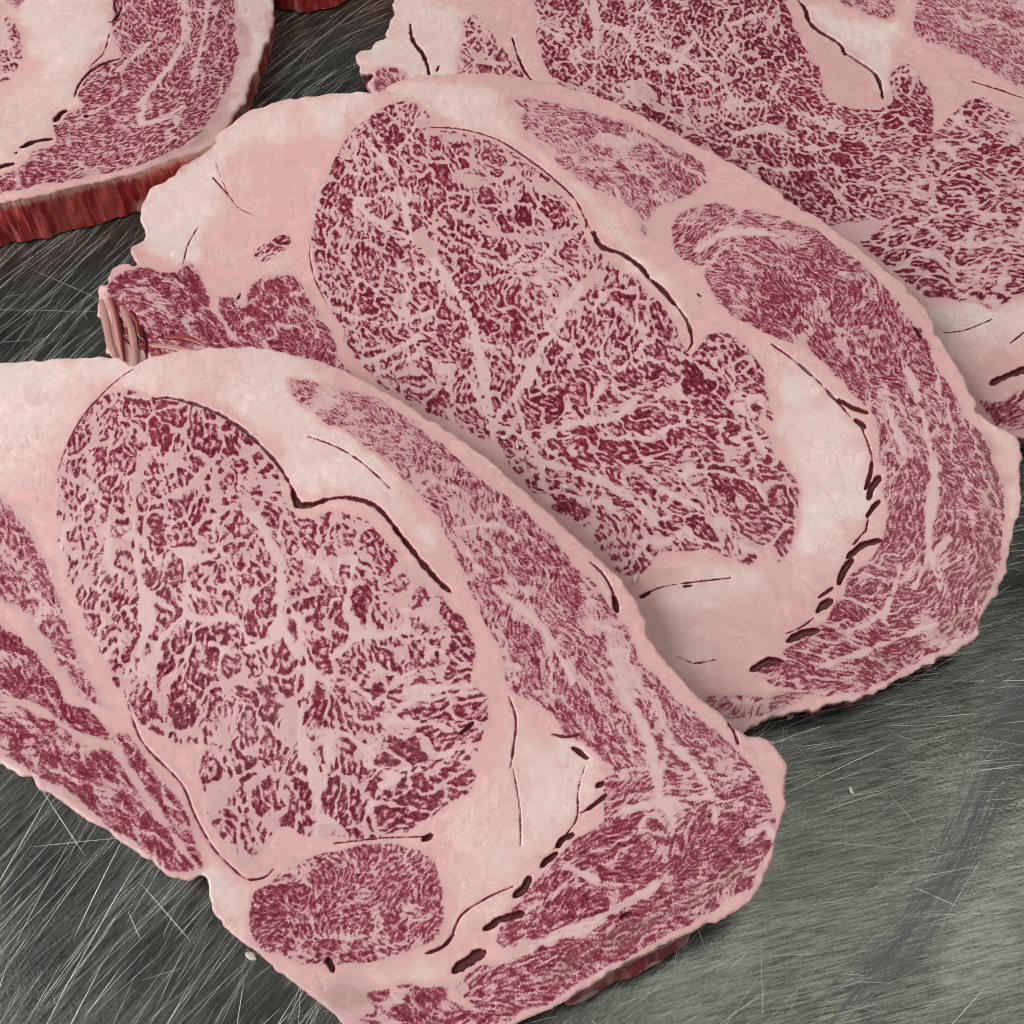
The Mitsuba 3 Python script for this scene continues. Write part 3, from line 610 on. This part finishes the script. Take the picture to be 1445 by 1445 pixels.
make_slice('beef_slice_003', {'label': 'thick beef slice in the upper left corner with a dark red cut edge', 'category': 'raw meat', 'group': G}, tD, tD,
    '386,-2 387,18 384,45 374,66 365,95 353,118 342,149 322,180 308,200 288,212 263,221 239,225 207,238 156,252 104,265 59,279 0,289 -60,297 -110,270 -130,150 -125,0 -80,-80 60,-90 250,-85 350,-70 380,-40',
    [dict(name='side_muscle', poly='165,-80 160,-20 160,20 156,45 170,82 150,88 124,104 110,135 122,152 95,160 78,182 74,206 48,216 32,236 0,250 -60,262 -90,280 -60,288 0,280 60,266 120,254 200,236 250,214 290,183 313,150 328,110 335,60 332,0 320,-70',
          flow=['190,-20 200,60', '260,-20 255,80', '310,0 300,90', '180,90 230,160', '130,140 190,120', '120,190 230,160', '240,150 290,130', '60,240 180,215', '0,265 90,240'],
          septa=[('262,-20 255,60 225,110 195,150', 8), ('205,140 200,175 225,172 260,150', 6), ('110,170 150,150 180,130', 5), ('170,100 210,60', 5), ('300,-20 285,60 270,110', 6)],
          look=dict(CAP, lam=1.5, stretch=2.4, L=12, bias=0.05, sept=1.5), tone=0.08, swirl=0.3),
     dict(name='inner_muscle', poly='-90,-30 -40,10 -5,25 14,22 26,42 33,68 30,92 12,112 -30,112 -90,100', flow=['0,40 20,90', '-60,30 -30,90'], look=dict(EYE, lam=1.8, bias=0.0), tone=0.15),
     dict(name='inner_muscle', poly='12,-10 38,-10 34,8 26,20 14,10', flow=['20,0 30,15'], look=dict(DEEP, bias=0.2), tone=0.15)],
    [('166,-10 162,10 168,22', 4), ('154,32 162,30 172,12', 6), ('155,50 150,70 143,82 126,98', 2.5), ('106,138 112,122 128,104 148,92 170,84', 5), ('78,172 86,162 94,156', 11), ('32,212 50,203 75,198', 10), ('-4,243 10,238 22,236', 11), ('120,165 126,164', 7), ('77,181 80,178', 5), ('24,221 27,219', 4)],
    tones=[('20,-80 170,-80 155,60 120,110 70,190 0,245 -120,255 -120,110 30,110 40,40', 0.72, 8), ('45,-60 140,-60 150,40 120,80 60,90 40,40', 0.97, 8), ('340,-70 385,-20 386,30 350,125 300,205 265,220 320,150 338,70', 0.88, 4), ('-100,285 0,280 60,268 0,287', 0.8, 2)],
    spots=[('335,30 352,60 348,75 340,60', -0.5, 3), ('300,160 318,120 325,130 305,175', -0.3, 4), ('200,228 250,212 285,190 290,200 250,220', -0.6, 3)], edge='edge_red', seed=4, ragged=0.3, flare=2.2, round_r=1.2)

make_slice('beef_slice_004', {'label': 'beef slice cut off by the top border, only its red edge showing', 'category': 'raw meat', 'group': G}, flat(0.016), flat(0.016),
    '378,-65 384,-40 415,-32 440,-35 470,-42 500,-58 560,-60 600,-100 560,-150 450,-160 400,-110',
    [], [], edge='edge_red', seed=5, round_r=1.2, flare=2.0)




def strand(key, line, zf, z0, z1, rad, label=None):
    p = np.array([on(x, y, zf) for x, y in pts(line)]) / 1000
    c = spline(np.c_[p, np.linspace(z0, z1, len(p))] * 1000, False, 0.5) / 1000
    n, m = len(c), 9
    t = np.gradient(c, axis=0)
    t /= np.linalg.norm(t, axis=1, keepdims=True)
    a = np.cross(t, [0, 0, 1.0])
    a /= np.linalg.norm(a, axis=1, keepdims=True)
    b = np.cross(a, t)
    s, ang = np.linspace(0, 1, n), np.arange(m) * 2 * np.pi / m
    wob = 0.75 + 0.5 * meshkit.fbm(np.stack(list(np.meshgrid(np.arange(n) * 0.12, np.arange(m) * 0.5, indexing='ij')) + [np.full((n, m), len(scene) * 1.0)], -1), 2)
    rr = rad * (0.25 + 0.75 * np.sin(np.pi * np.clip(s * 0.9 + 0.08, 0, 1)) ** 0.6)[:, None] * wob
    v = c[:, None] + rr[..., None] * (1.9 * np.cos(ang)[None, :, None] * a[:, None] + np.sin(ang)[None, :, None] * b[:, None])
    i, j = np.meshgrid(np.arange(n - 1), np.arange(m), indexing='ij')
    q = np.stack([i * m + j, i * m + (j + 1) % m, (i + 1) * m + (j + 1) % m, (i + 1) * m + j], -1).reshape(-1, 4)
    v, f = v.reshape(-1, 3), np.vstack([q[:, [0, 2, 1]], q[:, [0, 3, 2]]])
    mesh = trimesh.Trimesh(v, f, process=False)
    if ((mesh.triangles_center - c[np.minimum(f[:, 0] // m, n - 1)]) * mesh.face_normals).sum() < 0:
        f = f[:, ::-1]
    uv = np.c_[np.tile(np.abs(np.linspace(-5, 5, m)), n) + len(scene) * 3, np.repeat(0.3 + s * 0.6, m)]
    put(key, v, f, normals(v, f), uv, 'edge_torn')


torn_strands = [('150,412 160,440 166,470 172,505', 0.0), ('140,415 146,445 152,475 160,498', -0.4), ('168,425 180,450 186,478 190,510', 0.0), ('212,482 245,486 280,498 310,520', 0.4), ('210,494 240,500 275,510 300,528', 0.2),
                ('214,505 245,514 280,526', 0.0), ('182,432 194,448 196,470', 0.2), ('230,470 262,472 290,482 312,500', 0.6)]
for k, (line, up) in enumerate(torn_strands):
    strand('beef_slice_001__torn_strand' + (f'_{k:03d}' if k else ''), line, zB, 0.0078 + up / 1000, 0.0082 + up / 1000, 0.00075)



# a ragged flap of membrane hanging from the front slice's lower right edge
def flap(key, line, zf, drop, mat):
    p = np.array([on(x, y, zf) for x, y in pts(line)])
    c = spline(p, False, 0.5)
    n, m = len(c), 7
    t = np.gradient(c, axis=0)
    o = np.c_[t[:, 1], -t[:, 0]] / np.linalg.norm(t, axis=1, keepdims=True)
    s = np.linspace(0, 1, n)
    ln = drop * np.sin(np.pi * s) ** 0.5 * (0.5 + meshkit.fbm(np.c_[s * n * 0.05, s * 0, s * 0 + 3], 3))
    V, UV = [], []
    for side in (0, 1):
        for k in range(m):
            u = k / (m - 1)
            z = zf(c[:, 0] / 1000, c[:, 1] / 1000) * 1000 - 1.2 - 8.4 * u**0.8 - side * 0.5 + 0.5 * (meshkit.fbm(np.c_[s * n * 0.1, s * 0 + u * 2, s * 0], 2) - 0.5)
            V.append(np.c_[c + o * (ln * u - 0.8)[:, None], np.maximum(z, 0.7 - side * 0.5)])
            UV.append(np.c_[s * n * 0.5, np.full(n, u)])
    V, UV = np.vstack(V) / 1000, np.vstack(UV)
    i, k = np.meshgrid(np.arange(n - 1), np.arange(m - 1), indexing='ij')
    q = np.stack([k * n + i, (k + 1) * n + i, (k + 1) * n + i + 1, k * n + i + 1], -1).reshape(-1, 4)
    f1 = np.vstack([q[:, [0, 1, 2]], q[:, [0, 2, 3]]])
    lo = (m - 1) * n + np.arange(n - 1)
    f = np.vstack([f1, f1[:, ::-1] + m * n, np.c_[lo, lo + m * n, lo + 1], np.c_[lo + 1, lo + m * n, lo + m * n + 1]])
    if np.cross(V[f[0, 1]] - V[f[0, 0]], V[f[0, 2]] - V[f[0, 0]])[2] < 0:
        f = f[:, ::-1]
    put(key, V, f, normals(V, f), UV, mat)


flap('beef_slice__membrane', '800,1412 845,1386 880,1363 940,1336 980,1314', zA, 2.6, 'edge_pale')
labels['beef_slice__membrane'] = {'label': 'thin pink membrane along the lower right edge'}


# ------------------------------------------------------------------ crumbs of fat
def crumb(px, py, zf, size, seed, label, group=None):
    rng = np.random.default_rng(seed)
    x, y = on(px, py, zf) / 1000
    m = trimesh.creation.icosphere(subdivisions=3, radius=1.0)
    v = np.array(m.vertices)
    v *= (0.6 + 0.8 * meshkit.fbm(v * 1.3 + seed * 7, 3))[:, None]
    v *= np.array([1.0, rng.uniform(0.3, 0.6), 0.35]) * size / 2
    v[:, 2] += 0.25 * v[:, 0] ** 2 / size
    a = rng.uniform(0, math.pi)
    v[:, :2] = v[:, :2] @ np.array([[math.cos(a), math.sin(a)], [-math.sin(a), math.cos(a)]])
    key = 'fat_crumb' if 'fat_crumb' not in scene else f"fat_crumb_{sum(k.startswith('fat_crumb') for k in scene):03d}"
    z = float(zf(x, y)) - v[:, 2].min() - 0.0001
    scene[key] = mikit.ply(trimesh.Trimesh(v + [x, y, z], m.faces, process=False), 'crumb_fat', smooth=True)
    labels[key] = {'label': label, 'category': 'crumb'}
    if group:
        labels[key]['group'] = group


tray_z = flat(-0.0004)
for k, ((px, py, s), nth) in enumerate(zip([(688, 602, 2.0), (712, 618, 2.6), (730, 630, 2.2), (768, 660, 1.6), (797, 688, 3.6), (832, 706, 2.0), (896, 818, 3.4)], 'first second third fourth fifth sixth seventh'.split())):
    crumb(px, py, lambda x, y: zB(x, y) + 0.0002, s / 1000, 30 + k, f'tiny white shred of fat on the middle slice, {nth} from the left in its row', 'white shreds of fat on the middle slice')
crumb(355, 1350, tray_z, 0.0036, 50, 'pale pink crumb of fat on the tray against the lower edge of the front slice')
crumb(1115, 1009, tray_z, 0.0040, 51, 'yellowish crumb of fat on the tray just below the lower edge of the middle slice')
crumb(1201, 1117, tray_z, 0.0024, 52, 'short curved white shred lying alone on the tray to the right of the front slice')
